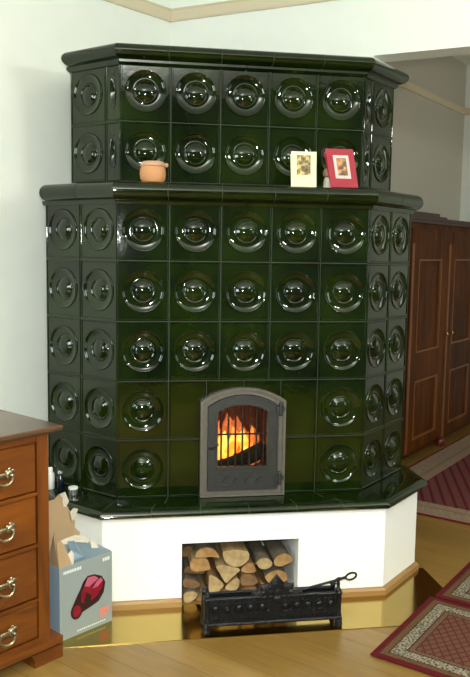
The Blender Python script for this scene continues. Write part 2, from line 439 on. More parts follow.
def inset(pts, d):
    P = [Vector(p) for p in pts]; out = []
    nn = [Vector(((P[i+1]-P[i]).y, -(P[i+1]-P[i]).x)).normalized() for i in range(len(P)-1)]
    for i in range(len(P)):
        if i == 0: q = nn[0]
        elif i == len(P)-1: q = nn[-1]
        else:
            s_ = nn[i-1]+nn[i]; q = s_/s_.dot(nn[i])
        out.append(tuple(P[i]-q*d))
    return out
# lower body
m = MB(); z1 = ZB+5*RH
li = inset(low, g)
for i in (0, 1, 3, 4):
    a, b = li[i], li[i+1]; m.add([(*a, ZB-.02), (*b, ZB-.02), (*b, z1), (*a, z1)], [(0, 1, 2, 3)], 1)
FX0, FX1, FZ1 = .40, .69, .835
(ax, ay), (bx, by) = li[2], li[3]
for x0, x1, za, zb in ((ax, FX0, ZB-.02, z1), (FX1, bx, ZB-.02, z1), (FX0, FX1, FZ1, z1), (FX0, FX1, ZB-.02, .52)):
    m.add([(x0, ay, za), (x1, ay, za), (x1, ay, zb), (x0, ay, zb)], [(0, 1, 2, 3)], 1)
for k in range(5):
    z = ZB+k*RH
    for i in range(2):
        tile(m, (-LX+i*TW*S2, LX-i*TW*S2, z), (S2, -S2), TW, RH)
        tile(m, (1.1+i*TW*S2, i*TW*S2, z), (S2, S2), TW, RH)
    for i in range(5):
        if k < 2 and 1 <= i <= 3: continue
        tile(m, (i*TW, 0, z), (1, 0), TW, RH)
for k in range(2):
    z = ZB+k*RH
    tile(m, (.22, 0, z), (1, 0), .165, RH, 'plain'); tile(m, (.715, 0, z), (1, 0), .165, RH, 'plain')
for i in range(2): tile(m, (.385+i*.165, 0, FZ1), (1, 0), .165, ZB+2*RH-FZ1, 'plain')
part(m, 'lower_tile_body', [GLAZE, GROUT])
# upper body
up = [(-.12, .92), (-.201, .409), (.018, .19), (1.118, .19), (1.337, .409), (1.2, .66)]
m = MB(); ui = inset(up, g); ZU = 1.79; z2 = ZU+2*RH
for i in range(5):
    a, b = ui[i], ui[i+1]; m.add([(*a, ZU-.03), (*b, ZU-.03), (*b, z2), (*a, z2)], [(0, 1, 2, 3)], 1)
for k in range(2):
    z = ZU+k*RH
    for i in range(5): tile(m, (.018+i*TW, .19, z), (1, 0), TW, RH)
    tile(m, (-.201, .409, z), (S2, -S2), .22, RH); tile(m, (-.201+.22*S2, .409-.22*S2, z), (S2, -S2), .09, RH, 'slot')
    tile(m, (1.118, .19, z), (S2, S2), .09, RH, 'slot'); tile(m, (1.118+.09*S2, .19+.09*S2, z), (S2, S2), .22, RH)
part(m, 'upper_tile_body', [GLAZE, GROUT])
# ledges
def roundnose(o0, o1, z0, z1, k=7, inner=-.04):
    p = [(inner, z0), (o0, z0)]; zc = (z0+z1)/2; h = (z1-z0)/2
    for i in range(k):
        t = -math.pi/2+math.pi*(i+.5)/k
        p.append((o0+(o1-o0)*math.cos(t), zc+h*math.sin(t)))
    p += [(o0, z1), (inner, z1)]
    return p
m = MB()
lowl = [low[0], (-.288, .288)]+low[2:]; lowl[0] = (-.288, .74)
m.sweep(lowl, roundnose(.012, .046, 1.698, 1.770), .235, core=1)
m.prism(inset(low, .03), 1.70, 1.768)
m.sweep(low, [(-.02, 1.680), (.006, 1.680), (.012, 1.690), (.012, 1.699), (-.02, 1.699)], .47)
part(m, 'middle_ledge', [GLAZE, GROUT])
m = MB()
upl = [up[0], (-.180, .388)]+up[2:]
m.sweep(upl, roundnose(.016, .057, 2.303, 2.366), .24, core=1)
m.prism(inset(up, .03), 2.30, 2.364)
m.sweep(up, [(-.02, 2.282), (.006, 2.282), (.016, 2.292), (.016, 2.304), (-.02, 2.304)], .47)
part(m, 'top_cornice', [GLAZE, GROUT])
m = MB()
hp = [(-.374, .72), (-.374, .127), (-.0725, -.175), (1.1725, -.175), (1.474, .127), (1.474, .40)]
m.sweep(hp, [(-.09, .383), (-.012, .383), (-.003, .389), (0, .397), (-.004, .408), (-.014, .4165), (-.035, .4195), (-.09, .4195)], .215, core=1)
m.sweep(inset(hp, .0905), [(-.16, .39), (0, .39), (0, .4187), (-.16, .4187)], .215, core=1)
part(m, 'hearth_ledge', [GLAZE, GROUT])
# plinth with the wood store
bp_ = [(-.34, .74), (-.34, .128), (-.062, -.15), (1.162, -.15), (1.41, .098), (1.41, .45)]
OX0, OX1, OZ = .268, .774, .263
m = MB()
for i in (0, 1, 3, 4):
    a, b = bp_[i], bp_[i+1]; m.add([(*a, ZF), (*b, ZF), (*b, .385), (*a, .385)], [(0, 1, 2, 3)])
y = -.15
for x0, x1, za, zb in ((-.062, OX0, ZF, .385), (OX1, 1.162, ZF, .385), (OX0, OX1, OZ, .385)):
    m.add([(x0, y, za), (x1, y, za), (x1, y, zb), (x0, y, zb)], [(0, 1, 2, 3)])
Y2 = .33
m.add([(OX0, y, ZF), (OX0, Y2, ZF), (OX0, Y2, OZ), (OX0, y, OZ)], [(0, 1, 2, 3)])
m.add([(OX1, y, ZF), (OX1, Y2, ZF), (OX1, Y2, OZ), (OX1, y, OZ)], [(0, 1, 2, 3)])
m.add([(OX0, y, OZ), (OX1, y, OZ), (OX1, Y2, OZ), (OX0, Y2, OZ)], [(0, 1, 2, 3)])
m.add([(OX0, Y2, ZF), (OX1, Y2, ZF), (OX1, Y2, OZ), (OX0, Y2, OZ)], [(0, 1, 2, 3)])
part(m, 'plinth', PLASTER, smooth=False)
m = MB()
tp = [(0, ZF+.0031), (.020, ZF+.0031), (.018, .015), (.012, .023), (0, .026)]
qa = [(OX0, -.15), (OX1, -.15)]
m.sweep(bp_[:3]+qa[:1], tp); part(m, 'plinth_trim', TRIMW, smooth=False)
m = MB(); m.sweep(qa[1:]+bp_[3:], tp); part(m, 'plinth_trim', TRIMW, smooth=False)
# firebox
m = MB(); y0, y1, zf0 = .0, .30, .52
for q in ([(FX0, y0, zf0), (FX0, y1, zf0), (FX0, y1, FZ1), (FX0, y0, FZ1)], [(FX1, y0, zf0), (FX1, y1, zf0), (FX1, y1, FZ1), (FX1, y0, FZ1)],
          [(FX0, y0, FZ1), (FX1, y0, FZ1), (FX1, y1, FZ1), (FX0, y1, FZ1)], [(FX0, y0, zf0), (FX1, y0, zf0), (FX1, y1, zf0), (FX0, y1, zf0)],
          [(FX0, y1, zf0), (FX1, y1, zf0), (FX1, y1, FZ1), (FX0, y1, FZ1)]):
    m.add(q, [(0, 1, 2, 3)])
part(m, 'firebox', SOOT, smooth=False)
# fire door
def arch(x0, x1, z0, zs, zc, n=16):
    """outline with a segmental arch, counter-clockwise from bottom left"""
    p = [(x0, z0), (x1, z0)]; xm = (x0+x1)/2; hw = (x1-x0)/2; s = zc-zs
    rad = (hw*hw+s*s)/(2*s); th = math.asin(min(1, hw/rad))
    for i in range(n+1):
        t = th-2*th*i/n; p.append((xm+rad*math.sin(t), zc-rad+rad*math.cos(t)))
    return p
door = bpy.data.objects.new('fire_door', None); COL.objects.link(door); door.parent = stove; door.location = off
m = MB()
m.yring(arch(.357, .733, .421, .845, .903), arch(.368, .722, .432, .838, .893), -.030, .005)
m.yring(arch(.366, .724, .430, .839, .895), arch(.388, .703, .448, .822, .874), -.022, .005)
m.build('door_frame', IRONF, door)
m = MB()
WA = arch(.432, .650, .556, .800, .830)
m.yring(arch(.390, .701, .450, .820, .872), arch(.396, .695, .456, .816, .867), -.032, -.012)
m.yring(arch(.394, .697, .454, .817, .869), arch(.424, .658, .548, .806, .838), -.028, -.012)
m.yring(arch(.424, .658, .548, .806, .838), WA, -.034, -.012)
# relief on the lower door panel
m.yring(arch(.425, .66, .468, .528, .534, 16), arch(.432, .653, .475, .521, .527, 16), -.031, -.026)
for k in range(4):
    m.tube([(.455+k*.05, -.029, .482), (.465+k*.05, -.031, .505), (.487+k*.05, -.031, .515)], .004, 6)
m.build('door_leaf', IRON, door)
m = MB(); m.yprism(arch(.43, .652, .554, .801, .831), -.018, -.015); m.build('window_glass', GLASS, door, smooth=False)
m = MB()
for k in range(7):
    x = .432+(k+.5)*.218/7; zt = .800+.028*(1-((x-.541)/.109)**2)
    m.tube([(x, -.027, .552), (x, -.027, zt)], .0042, 6)
m.tube([(.43, -.029, .700), (.652, -.029, .700)], .0042, 6)
m.build('grille', BLACK, door)
for zz in (.808, .50):
    m = MB(); m.lathe([(.009, -.02), (.009, .02)], (.708, -.034, zz), 10); m.box(.690, .708, -.037, -.030, zz-.013, zz+.013); m.ball((.708, -.034, zz+.022), .009); m.ball((.708, -.034, zz-.022), .009)
    m.box(.706, .728, -.034, -.022, zz-.010, zz+.010)
    m.build('hinge', IRON, door)
m = MB(); m.tube([(.402, -.03, .645), (.402, -.05, .648), (.41, -.056, .655), (.432, -.058, .664)], .006, 8); m.ball((.402, -.034, .645), .012, sc_=(1, .5, 1)); m.build('handle', IRON, door)
# fire
fire = thing('fire', 'yellow and orange wood fire burning behind the barred stove door', 'fire', (.54, .14, .5205))
def flame(x, y, z, h, r, mt, lean=.0):
    m = MB(); seg = 10; V = []; F = []; n = 9
    for i in range(n):
        t = i/(n-1); rr = r*(math.sin(math.pi*min(1, t*1.15+.18))**.8 if t < .9 else .12*(1-t)*10*.5+.01)
        ox = lean*t*t+.012*math.sin(t*6+x*50)
        for k in range(seg):
            a = 2*math.pi*k/seg; V.append((x+ox+rr*math.cos(a)*(1+.25*math.sin(a*3+x*90)), y+.6*rr*math.sin(a), z+h*t))
    for i in range(n-1):
        for k in range(seg): F.append((i*seg+k, i*seg+(k+1) % seg, (i+1)*seg+(k+1) % seg, (i+1)*seg+k))
    F.append(tuple(reversed(range(seg)))); F.append(tuple(range((n-1)*seg, n*seg))); m.add(V, F)
    return m.build('flame', mt, fire)
for a in ((-.10, -.03, .03, .09, .022, FLAME_Y, .02), (-.065, -.02, .035, .17, .030, FLAME_Y, .0), (-.03, -.03, .04, .15, .028, FLAME_Y, .01),
          (.0, -.01, .055, .165, .030, FLAME_O, -.01), (.03, -.02, .07, .13, .028, FLAME_Y, .01), (.065, -.0, .05, .16, .030, FLAME_O, .0),
          (-.085, .03, .05, .20, .03, FLAME_O, .02), (.02, .05, .05, .22, .04, FLAME_R, .0), (.08, .04, .03, .19, .036, FLAME_R, -.02), (-.04, .06, .05, .235, .04, FLAME_R, .0),
          (.06, -.05, .0, .05, .03, FLAME_R, .0), (.095, -.03, .01, .08, .022, FLAME_R, .0)):
    flame(*a)
m = MB(); m.tube([(-.10, -.075, .0), (0, -.07, .030), (.13, -.06, .085)], [.030, .036, .040], 10); m.build('burning_log', CHAR, fire)
m = MB(); m.tube([(-.12, .03, .03), (.13, .02, .03)], .03, 10); m.build('burning_log', CHAR, fire)

# ------------------------------------------------------------------ hearth plate and firewood
m = MB()
PT = .003
m.prism([(-.25, -.45), (1.149, -.45), (1.455, -.146), (1.455, .098), (1.4115, .098), (1.1626, -.1512), (-.0626, -.1512), (-.3412, .128), (-.45, .03), (-.40, -.25)], ZF, ZF+PT)
tag(m.build('hearth_plate', PLATEM, smooth=False), 'shiny brass coloured floor plate laid around the foot of the stove', 'floor plate')
ZP = ZF+PT
LOGS = [
 ('half round log with orange cut face, topmost at the left of the wood store', END2, BARK, (-.11, [(0.329, 0.185), (0.338, 0.211), (0.36, 0.225), (0.389, 0.226), (0.415, 0.213), (0.434, 0.184), (0.431, 0.176), (0.397, 0.183), (0.36, 0.182)])),
 ('blocky pale split log directly below the orange half round log', END2, SPLIT, (-.12, [(0.307, 0.156), (0.315, 0.180), (0.366, 0.182), (0.385, 0.171), (0.395, 0.129), (0.33, 0.124), (0.312, 0.133)])),
 ('brown rounded log against the left side of the wood store', END3, BARK, (-.1, [(0.28, 0.077), (0.289, 0.089), (0.318, 0.082), (0.348, 0.065), (0.354, 0.05), (0.334, 0.041), (0.289, 0.046), (0.279, 0.058)])),
 ('pale log lowest in the left corner of the wood store', END1, BARK, (-.125, [(0.278, 0.027), (0.294, 0.04), (0.327, 0.038), (0.34, 0.027), (0.331, 0.005), (0.306, ZF+.001), (0.283, ZF+.001)])),
 ('greyish log just behind the spiked left post of the iron tool tray', END3, SPLIT, (-.115, [(0.343, 0.007), (0.365, 0.031), (0.384, 0.024), (0.386, ZF+.002), (0.381, ZF+.001), (0.336, ZF+.001), (0.338, 0.0)])),
 ('upright wedge of split log, just under the pale blocky log', END1, SPLITB, (-.12, [(0.388, 0.099), (0.397, 0.107), (0.427, 0.089), (0.455, 0.06), (0.442, 0.042), (0.408, 0.011), (0.389, 0.026)])),
 ('three cornered split log pointing down in the middle of the wood pile', END1, SPLIT, (-.125, [(0.416, 0.145), (0.44, 0.151), (0.518, 0.132), (0.521, 0.12), (0.485, 0.089), (0.467, 0.067), (0.454, 0.078), (0.433, 0.117)])),
 ('wide pale split log showing its long smooth face, top middle of the pile', END1, SPLIT, (-.12, [(0.446, 0.206), (0.455, 0.167), (0.478, 0.145), (0.511, 0.136), (0.545, 0.148), (0.563, 0.173), (0.559, 0.204), (0.499, 0.215)])),
 ('flat wedge log under the three cornered log in the pile', END1, SPLITB, (-.115, [(0.459, 0.039), (0.476, 0.065), (0.509, 0.086), (0.524, 0.074), (0.521, 0.043), (0.507, 0.029), (0.477, 0.031)])),
 ('low curved log just above the left part of the iron tray', END2, SPLITB, (-.12, [(0.414, 0.003), (0.435, 0.025), (0.465, 0.031), (0.498, 0.018), (0.496, -0.003), (0.443, -0.008)])),
 ('orange log end between the wide pale log and the two bark logs', END2, SPLITB, (-.11, [(0.529, 0.117), (0.54, 0.132), (0.557, 0.147), (0.585, 0.145), (0.597, 0.11), (0.586, 0.102), (0.537, 0.106)])),
 ('bark covered log with pale cut end, left of the pair at the top right', END1, BARK, (-.13, [(0.592, 0.157), (0.611, 0.173), (0.641, 0.174), (0.664, 0.153), (0.66, 0.134), (0.634, 0.123), (0.608, 0.129)])),
 ('bark covered log with round cut end, topmost at the right of the pile', END2, BARK, (-.12, [(0.672, 0.153), (0.684, 0.175), (0.714, 0.187), (0.741, 0.18), (0.759, 0.156), (0.742, 0.141), (0.704, 0.128), (0.678, 0.133)])),
 ('rounded log left of the tray crest, in the middle of the pile', END3, SPLITB, (-.12, [(0.527, 0.072), (0.535, 0.094), (0.569, 0.099), (0.6, 0.079), (0.604, 0.06), (0.578, 0.048), (0.532, 0.051)])),
 ('big half round log just behind the crest of the iron tray', END2, BARK, (-.11, [(0.635, 0.081), (0.662, 0.103), (0.703, 0.108), (0.734, 0.091), (0.735, 0.056), (0.697, 0.049), (0.652, 0.053)])),
 ('thin upright log sliver left of the tray crest', END2, SPLITB, (-.12, [(0.614, 0.028), (0.619, 0.062), (0.636, 0.046), (0.646, 0.015), (0.631, 0.0), (0.616, 0.001)])),
 ('lowest log end showing over the middle of the tray rail', END3, SPLITB, (-.125, [(0.529, 0.009), (0.547, 0.034), (0.58, 0.042), (0.603, 0.027), (0.6, -0.003), (0.555, -0.008)])),
 ('dark bark log set back in the top left corner of the wood store', END3, BARK, (-.03, [(0.274, 0.163), (0.289, 0.197), (0.312, 0.207), (0.326, 0.191), (0.322, 0.17), (0.302, 0.156)])),
 ('dark bark log set back under the blocky pale log', END3, BARK, (-.05, [(0.288, 0.092), (0.294, 0.117), (0.331, 0.120), (0.376, 0.117), (0.380, 0.089), (0.362, 0.081), (0.317, 0.090)])),
 ('dark bark log set back between the orange log end and the big half round log', END3, BARK, (0.0, [(0.606, 0.097), (0.615, 0.116), (0.628, 0.120), (0.643, 0.112), (0.640, 0.102), (0.615, 0.090)])),
]
for i, (lab, em, sm, (Y, pts)) in enumerate(LOGS):
    m = MB(); n = len(pts); cx = sum(p[0] for p in pts)/n; cz = sum(p[1] for p in pts)/n
    P = []
    for k in range(n):                                        # round the outline a little
        a, b = Vector(pts[k]), Vector(pts[(k+1) % n]); P += [a.lerp(b, .12), a.lerp(b, .5)+(a.lerp(b, .5)-Vector((cx, cz)))*.03, a.lerp(b, .88)]
    P = [Vector((p.x, max(p.y, ZF+.001))) for p in P]
    N = len(P); S = 6; V = []; F = []; D = .30
    for s in range(S+1):
        t = s/S
        for k, p in enumerate(P):
            q = 1+.035*noise.noise(Vector((k*1.7+i*9, t*3, i)))*(1 if 0 < s else 0)-.06*t
            V.append(((p.x-cx)*q, Y+.12+t*D+.006*noise.noise(Vector((k*.9, i*3.1, 4)))*(s == 0), (p.y-cz)*q))
    for s in range(S):
        for k in range(N): F.append((s*N+k, s*N+(k+1) % N, (s+1)*N+(k+1) % N, (s+1)*N+k))
    m.add(V, F, 1); m.add(V[:N], [tuple(range(N))], 0); m.add(V[-N:], [tuple(range(N))], 0)
    o = m.build('firewood_log', [em, sm], loc=(cx, -.12, cz), angle=50)
    tag(o, lab, 'log', 'logs in the wood store')

# ------------------------------------------------------------------ cast iron tool tray and poker
tr = thing('fire_tool_tray', 'ornate black cast iron tool tray with crest, standing in front of the wood store', 'fire tool tray', (.61, -.37, ZP))
ZT = -ZP
def tp_(mb, name): o = mb.build(name, BLACK, tr, angle=40); return o
# local: x -.27..+.27, front y = -.05, z above plate
m = MB(); m.box(-.265, .265, -.045, .045, .034, .044); m.box(-.265, .265, .035, .045, .044, .125)
m.box(-.265, .265, -.050, -.040, .034, .135)
m.tube([(-.27, -.05, .038), (.27, -.05, .038)], .009, 8); m.tube([(-.27, -.047, .140), (.27, -.047, .140)], .0075, 8); m.tube([(-.265, .04, .127), (.265, .04, .127)], .006, 8)
tp_(m, 'tray_body')
m = MB()
for k in range(11):
    x = -.235+k*.047
    if abs(x) < .02: continue
    m.ball((x, -.052, .100), .014, sc_=(1, .6, 1), seg=10)
    m.tube([(x+.018*math.cos(t), -.052, .099+.022*math.sin(t)) for t in [2*math.pi*j/12 for j in range(12)]], .0045, 6, closed=True)
    if k < 10: m.ball((x+.0235, -.052, .078), .0075, sc_=(1, .7, 1), seg=8); m.ball((x+.0235, -.052, .121), .007, sc_=(1, .7, 1), seg=8)
for k in range(27): m.ball((-.26+k*.02, -.054, .052), .006, seg=6)
tp_(m, 'relief_panel')
m = MB()                                                      # crest: pointed leaf ornament with scrolls
def leaf(c, ang, L, w, t=.012):
    ca, sa = math.cos(ang), math.sin(ang); pts = [(-w*.5, 0), (-w*.75, L*.3), (-w*.55, L*.6), (-w*.2, L*.85), (0, L), (w*.2, L*.85), (w*.55, L*.6), (w*.75, L*.3), (w*.5, 0)]
    P = [(c[0]+u*ca-v*sa, c[1]+u*sa+v*ca) for u, v in pts]
    n = len(P); mc = (sum(p[0] for p in P)/n, sum(p[1] for p in P)/n)
    V = [(p[0], -.046, p[1]) for p in P]+[(p[0], -.034, p[1]) for p in P]+[(mc[0], -.046-t*.7, mc[1]), (mc[0], -.034, mc[1])]
    F = [(i, (i+1) % n, n+(i+1) % n, n+i) for i in range(n)]+[(2*n, (i+1) % n, i) for i in range(n)]+[(2*n+1, n+i, n+(i+1) % n) for i in range(n)]
    m.add(V, F)
leaf((.012, .145), 0, .082, .05); leaf((-.004, .14), R(48), .072, .042); leaf((.028, .14), R(-48), .072, .042)
leaf((-.01, .135), R(80), .082, .034); leaf((.034, .135), R(-80), .082, .034)
for s in (-1, 1):
    m.tube([(.012+s*(.012+.022*t+.012*math.cos(t*7)), -.05, .150+.012*math.sin(t*7)) for t in [j/14 for j in range(15)]], .005, 6)
    m.ball((.012+s*.055, -.046, .156), .011); m.ball((.012+s*.03, -.048, .178), .009)
m.ball((.012, -.052, .158), .014, sc_=(1, .7, 1)); m.ball((.012, -.05, .128), .016, sc_=(1, .6, 1))
tp_(m, 'crest')
for s in (-1, 1):
    for fy in (-.045, .04):
        m = MB(); x = s*.268
        m.lathe([(.013, 0), (.017, .006), (.013, .018), (.009, .03), (.014, .045), (.011, .055), (.011, .135), (.015, .140), (.011, .148)], (x, fy, 0), 12)
        m.ball((x+s*.002, fy-.012 if fy < 0 else fy, .012), .013, seg=8)
        if fy < 0: m.tube([(x, fy, .05), (x+s*.006, fy-.014, .035), (x+s*.004, fy-.016, .02)], .007, 8)
        tp_(m, 'leg')
    m = MB(); x = s*.268
    m.lathe([(.010, 0), (.013, .008), (.007, .016), (.008, .03), (.002, .058)], (x-.004 if s > 0 else x, -.045, .146), 10)
    tp_(m, 'finial')
    m = MB(); m.box(x-.006, x+.006, -.042, .04, .036, .13); tp_(m, 'end_panel')
pk = MB()
pk.tube([(-.20, 0, .0), (-.1, 0, .0), (.0, .0, .003), (.07, -.006, .022), (.13, -.008, .036)], .0055, 8)
pk.tube([(.125, -.008, .034), (.14, -.008, .040), (.155, -.008, .043), (.170, -.008, .046)], [.006, .009, .006, .007], 8)
pk.tube([(.192+.022*math.cos(t), -.008, .050+.014*math.sin(t)+.004*math.cos(t)) for t in [2*math.pi*j/16 for j in range(16)]], .0045, 8, closed=True)
pk.ball((-.205, 0, 0), .008)
tag(pk.build('fire_poker', BLACK, loc=(.735, -.405, ZP+.1535)), 'black iron poker with ring handle lying along the top of the tool tray', 'poker')

# ------------------------------------------------------------------ things on the stove
ZM = 1.770
pot = thing('clay_pot', 'small round terracotta pot standing on the middle stove ledge', 'pot', (.150, .02, ZM))
m = MB(); m.lathe([(.034, 0), (.044, .003), (.052, .014), (.055, .032), (.053, .050), (.047, .062), (.044, .066), (.040, .060), (.03, .058)], seg=32); pot.scale = (1, 1, 1.12); m.build('pot_body', TERRA, pot)
m = MB(); m.lathe([(.047, .058), (.052, .061), (.053, .066), (.048, .074), (.042, .078), (.036, .076), (.02, .074)], seg=32); m.ball((.056, -.005, .066), .009, seg=8); m.build('pot_rim', TERRAL, pot)
c = thing('greeting_card', 'upright cream card with a small picture, leaning on the stove ledge', 'card', (.797, .008, ZM), R(-4))
m = MB(); t = R(6)
def lean(mb, x0, x1, z0, z1, d0, d1, tilt, shear=0, mi=0):
    """thin slab leaning back by tilt; d is depth in front of the card plane"""
    V = []
    for d in (d0, d1):
        for x, z in ((x0, z0), (x1, z0), (x1, z1), (x0, z1)):
            V.append((x-shear*z, z*math.sin(tilt)-d*math.cos(tilt), z*math.cos(tilt)+d*math.sin(tilt)))
    mb.add(V, [(0, 1, 2, 3), (7, 6, 5, 4), (0, 4, 5, 1), (1, 5, 6, 2), (2, 6, 7, 3), (3, 7, 4, 0)], mi)
lean(m, -.055, .055, 0, .153, -.0015, 0, t); lean(m, -.055, .055, .0, .150, -.0015, 0, R(17)); m.build('card_leaf', CREAM, c, smooth=False)
m = MB(); lean(m, -.031, .029, .052, .137, 0, .001, t); m.build('printed_picture', PIC1, c, smooth=False)
m = MB(); [lean(m, -.03+.014*k, -.03+.014*k+.010, .034, .037, 0, .0008, t) for k in range(4)]; m.build('printed_line', GREYINK, c, smooth=False)
c = thing('greeting_card', 'tilted red card with a white bordered picture, on the stove ledge', 'card', (.981, .008, ZM), R(-3))
m = MB(); sh = .15
lean(m, -.062, .060, .004, .170, -.0015, 0, t, sh); lean(m, -.062, .060, .004, .166, -.0015, 0, R(18), sh); m.build('card_leaf', REDC, c, smooth=False)
m = MB(); lean(m, -.034, .034, .042, .142, 0, .0012, t, sh); m.build('picture_border', WHITEC, c, smooth=False)
m = MB(); lean(m, -.0215, .0215, .055, .130, .0012, .002, t, sh); m.build('printed_picture', PIC2, c, smooth=False)
f = thing('ornament', 'little pale ornament half hidden behind the tilted red card', 'ornament', (.920, .075, ZM))
m = MB(); m.lathe([(.014, 0), (.019, .004), (.018, .03), (.015, .045), (.010, .05)], seg=16); m.build('base', FIGW, f)
m = MB(); m.lathe([(.010, .05), (.019, .056), (.021, .070), (.016, .085), (.006, .092)], seg=16); m.build('top', FIGP, f)
# on the hearth ledge, near the chest
ZL = .4195
b = thing('bottle', 'white plastic bottle on the green hearth ledge beside the chest of drawers', 'bottle', (-.293, .182, ZL))
m = MB(); m.lathe([(.017, 0), (.019, .004), (.019, .066), (.016, .074)], seg=20); m.build('bottle_body', WPLAS, b)
m = MB(); m.lathe([(.012, .074), (.012, .094), (.010, .097)], seg=16); m.build('cap', WPLAS, b)
b = thing('bottle', 'dark blue bottle with bright cap standing between white bottle and tin', 'bottle', (-.246, .145, ZL))
m = MB(); m.lathe([(.012, 0), (.014, .004), (.014, .056), (.008, .066), (.007, .078)], seg=20); m.build('bottle_body', BPLAS, b)
m = MB(); m.lathe([(.010, .078), (.013, .082), (.012, .088), (.006, .092)], seg=16); m.build('cap', SILV, b)
tin = thing('tin', 'short silver tin on the hearth ledge above the cardboard box', 'tin', (-.189, .088, ZL)); tin.scale = (1, 1, .85)
m = MB(); m.lathe([(.019, 0), (.020, .003), (.020, .030)], seg=24); m.build('tin_body', SILV, tin)
m = MB(); m.lathe([(.021, .029), (.021, .038), (.019, .040), (.002, .040)], seg=24); m.build('lid', WPLAS, tin)

# ------------------------------------------------------------------ cardboard box
AB = R(38)
bx = thing('cardboard_box', 'grey blue cardboard box with torn flaps and a red vacuum cleaner printed on it', 'box', (-.223, -.408, ZP), AB)
BW, BD, BH = .252, .19, .292
def bxp(mb, name, mats, **k): return mb.build(name, mats, bx, smooth=False, **k)
m = MB(); th = .003
m.box(0, BW, 0, th, 0, BH); m.box(0, BW, BD-th, BD, 0, BH); m.box(0, BW, th, BD-th, 0, th); m.box(BW-th, BW, th, BD-th, 0, BH)
m.box(0, th, th, BD-th, 0, BH, 1)
bxp(m, 'carton', [BOXP, BOXS])
def sheet(mb, pts, d, mi=0, mi2=None):
    """thin sheet from ordered 3D points"""
    P = [Vector(p) for p in pts]; nn = (P[1]-P[0]).cross(P[2]-P[0]).normalized()*d; n = len(P)
    mb.add(P, [tuple(range(n))], mi); mb.add([p+nn for p in P], [tuple(reversed(range(n)))], mi if mi2 is None else mi2)
    mb.add(P+[p+nn for p in P], [(i, (i+1) % n, n+(i+1) % n, n+i) for i in range(n)], mi)
m = MB()
yb = BD-.002
FS = .092
sheet(m, [(FS+-.02, yb, BH), (FS+.135, yb, BH), (FS+.142, yb+.004, BH+.035), (FS+.118, yb+.006, BH+.06), (FS+.120, yb+.010, BH+.10), (FS+.100, yb+.012, BH+.13), (FS+.088, yb+.014, BH+.155), (FS+.070, yb+.016, BH+.175), (FS+.072, yb+.018, BH+.198), (FS+.050, yb+.02, BH+.212), (FS+.03, yb+.02, BH+.196), (FS+-.02, yb+.02, BH+.195)], .004)
bxp(m, 'flap', CARD)
for pts in ([(FS+.068, yb+.010, BH+.160), (FS+.078, yb+.008, BH+.158), (FS+.088, yb+.002, BH+.180), (FS+.072, yb+.004, BH+.222), (FS+.048, yb+.012, BH+.216), (FS+.066, yb+.014, BH+.195)],
            [(FS+.100, yb, BH+.095), (FS+.118, yb, BH+.10), (FS+.125, yb-.006, BH+.140), (FS+.108, yb-.004, BH+.148), (FS+.092, yb, BH+.135)]):
    m = MB(); sheet(m, pts, .003); bxp(m, 'torn_edge', TORN)
m = MB()
sheet(m, [(.002, .01, BH), (.002, .075, BH), (.012, .06, BH+.10), (.000, .030, BH+.135), (-.014, .012, BH+.12)], .003)
sheet(m, [(.0, .004, BH), (.058, .004, BH-.002), (.050, .010, BH+.03), (.030, .014, BH+.085), (.012, .014, BH+.105), (-.006, .012, BH+.10)], .004)
bxp(m, 'flap', CARD)
m = MB(); sheet(m, [(.050, .004, BH-.001), (.066, .004, BH), (.078, .016, BH+.03), (.066, .018, BH+.05), (.052, .018, BH+.04)], .003)
bxp(m, 'torn_edge', TORN)
m = MB(); sheet(m, [(.10, .13, BH+.02), (.165, .12, BH+.03), (.205, .09, BH+.025), (.20, .10, BH+.048), (.170, .13, BH+.055), (.13, .14, BH+.05), (.105, .14, BH+.045)], .003)
bxp(m, 'torn_edge', TORN)
m = MB(); sheet(m, [(.195, .06, BH+.012), (.222, .05, BH+.008), (.218, .06, BH+.035), (.200, .075, BH+.040)], .003)
bxp(m, 'torn_edge', TORN)
m = MB()
sheet(m, [(.060, .006, BH-.004), (.250, .004, BH), (.248, .10, BH+.004), (.19, .125, BH+.024), (.12, .14, BH+.030), (.085, .08, BH+.014)], .003)
sheet(m, [(.08, .02, BH+.002), (.13, .015, BH+.004), (.14, .10, BH+.045), (.10, .09, BH+.055), (.085, .05, BH+.04)], .003)
bxp(m, 'flap', BOXI)
def poly(mb, pts, d, mi): mb.yprism([(x, z) for x, z in pts], -.0006-d, -.0002, mi)
m = MB()                                                      # printed cleaner: body, gloss, wheel
poly(m, [(.065, .075), (.085, .068), (.105, .085), (.15, .095), (.185, .105), (.21, .135), (.218, .175), (.20, .205), (.165, .222), (.13, .225), (.108, .205), (.095, .18), (.078, .155), (.060, .125), (.056, .095)], 0, 2)
poly(m, [(.10, .125), (.14, .115), (.175, .13), (.205, .16), (.205, .185), (.18, .195), (.15, .175), (.115, .185), (.10, .165)], .0004, 0)
poly(m, [(.115, .187), (.14, .178), (.158, .188), (.185, .200), (.165, .215), (.132, .218)], .0007, 1)
poly(m, [(.155, .165), (.180, .168), (.205, .185), (.195, .200), (.175, .190)], .0008, 1)
poly(m, [(.078+.028*math.cos(a), .098+.033*math.sin(a)) for a in [2*math.pi*k/18 for k in range(18)]], .001, 2)
poly(m, [(.078+.019*math.cos(a), .098+.024*math.sin(a)) for a in [2*math.pi*k/18 for k in range(18)]], .0013, 0)
poly(m, [(.112, .125), (.145, .110), (.15, .14), (.125, .16)], .0009, 2)
bxp(m, 'printed_picture', [CLEANR, CLEANP, CLEAND])
random.seed(3)
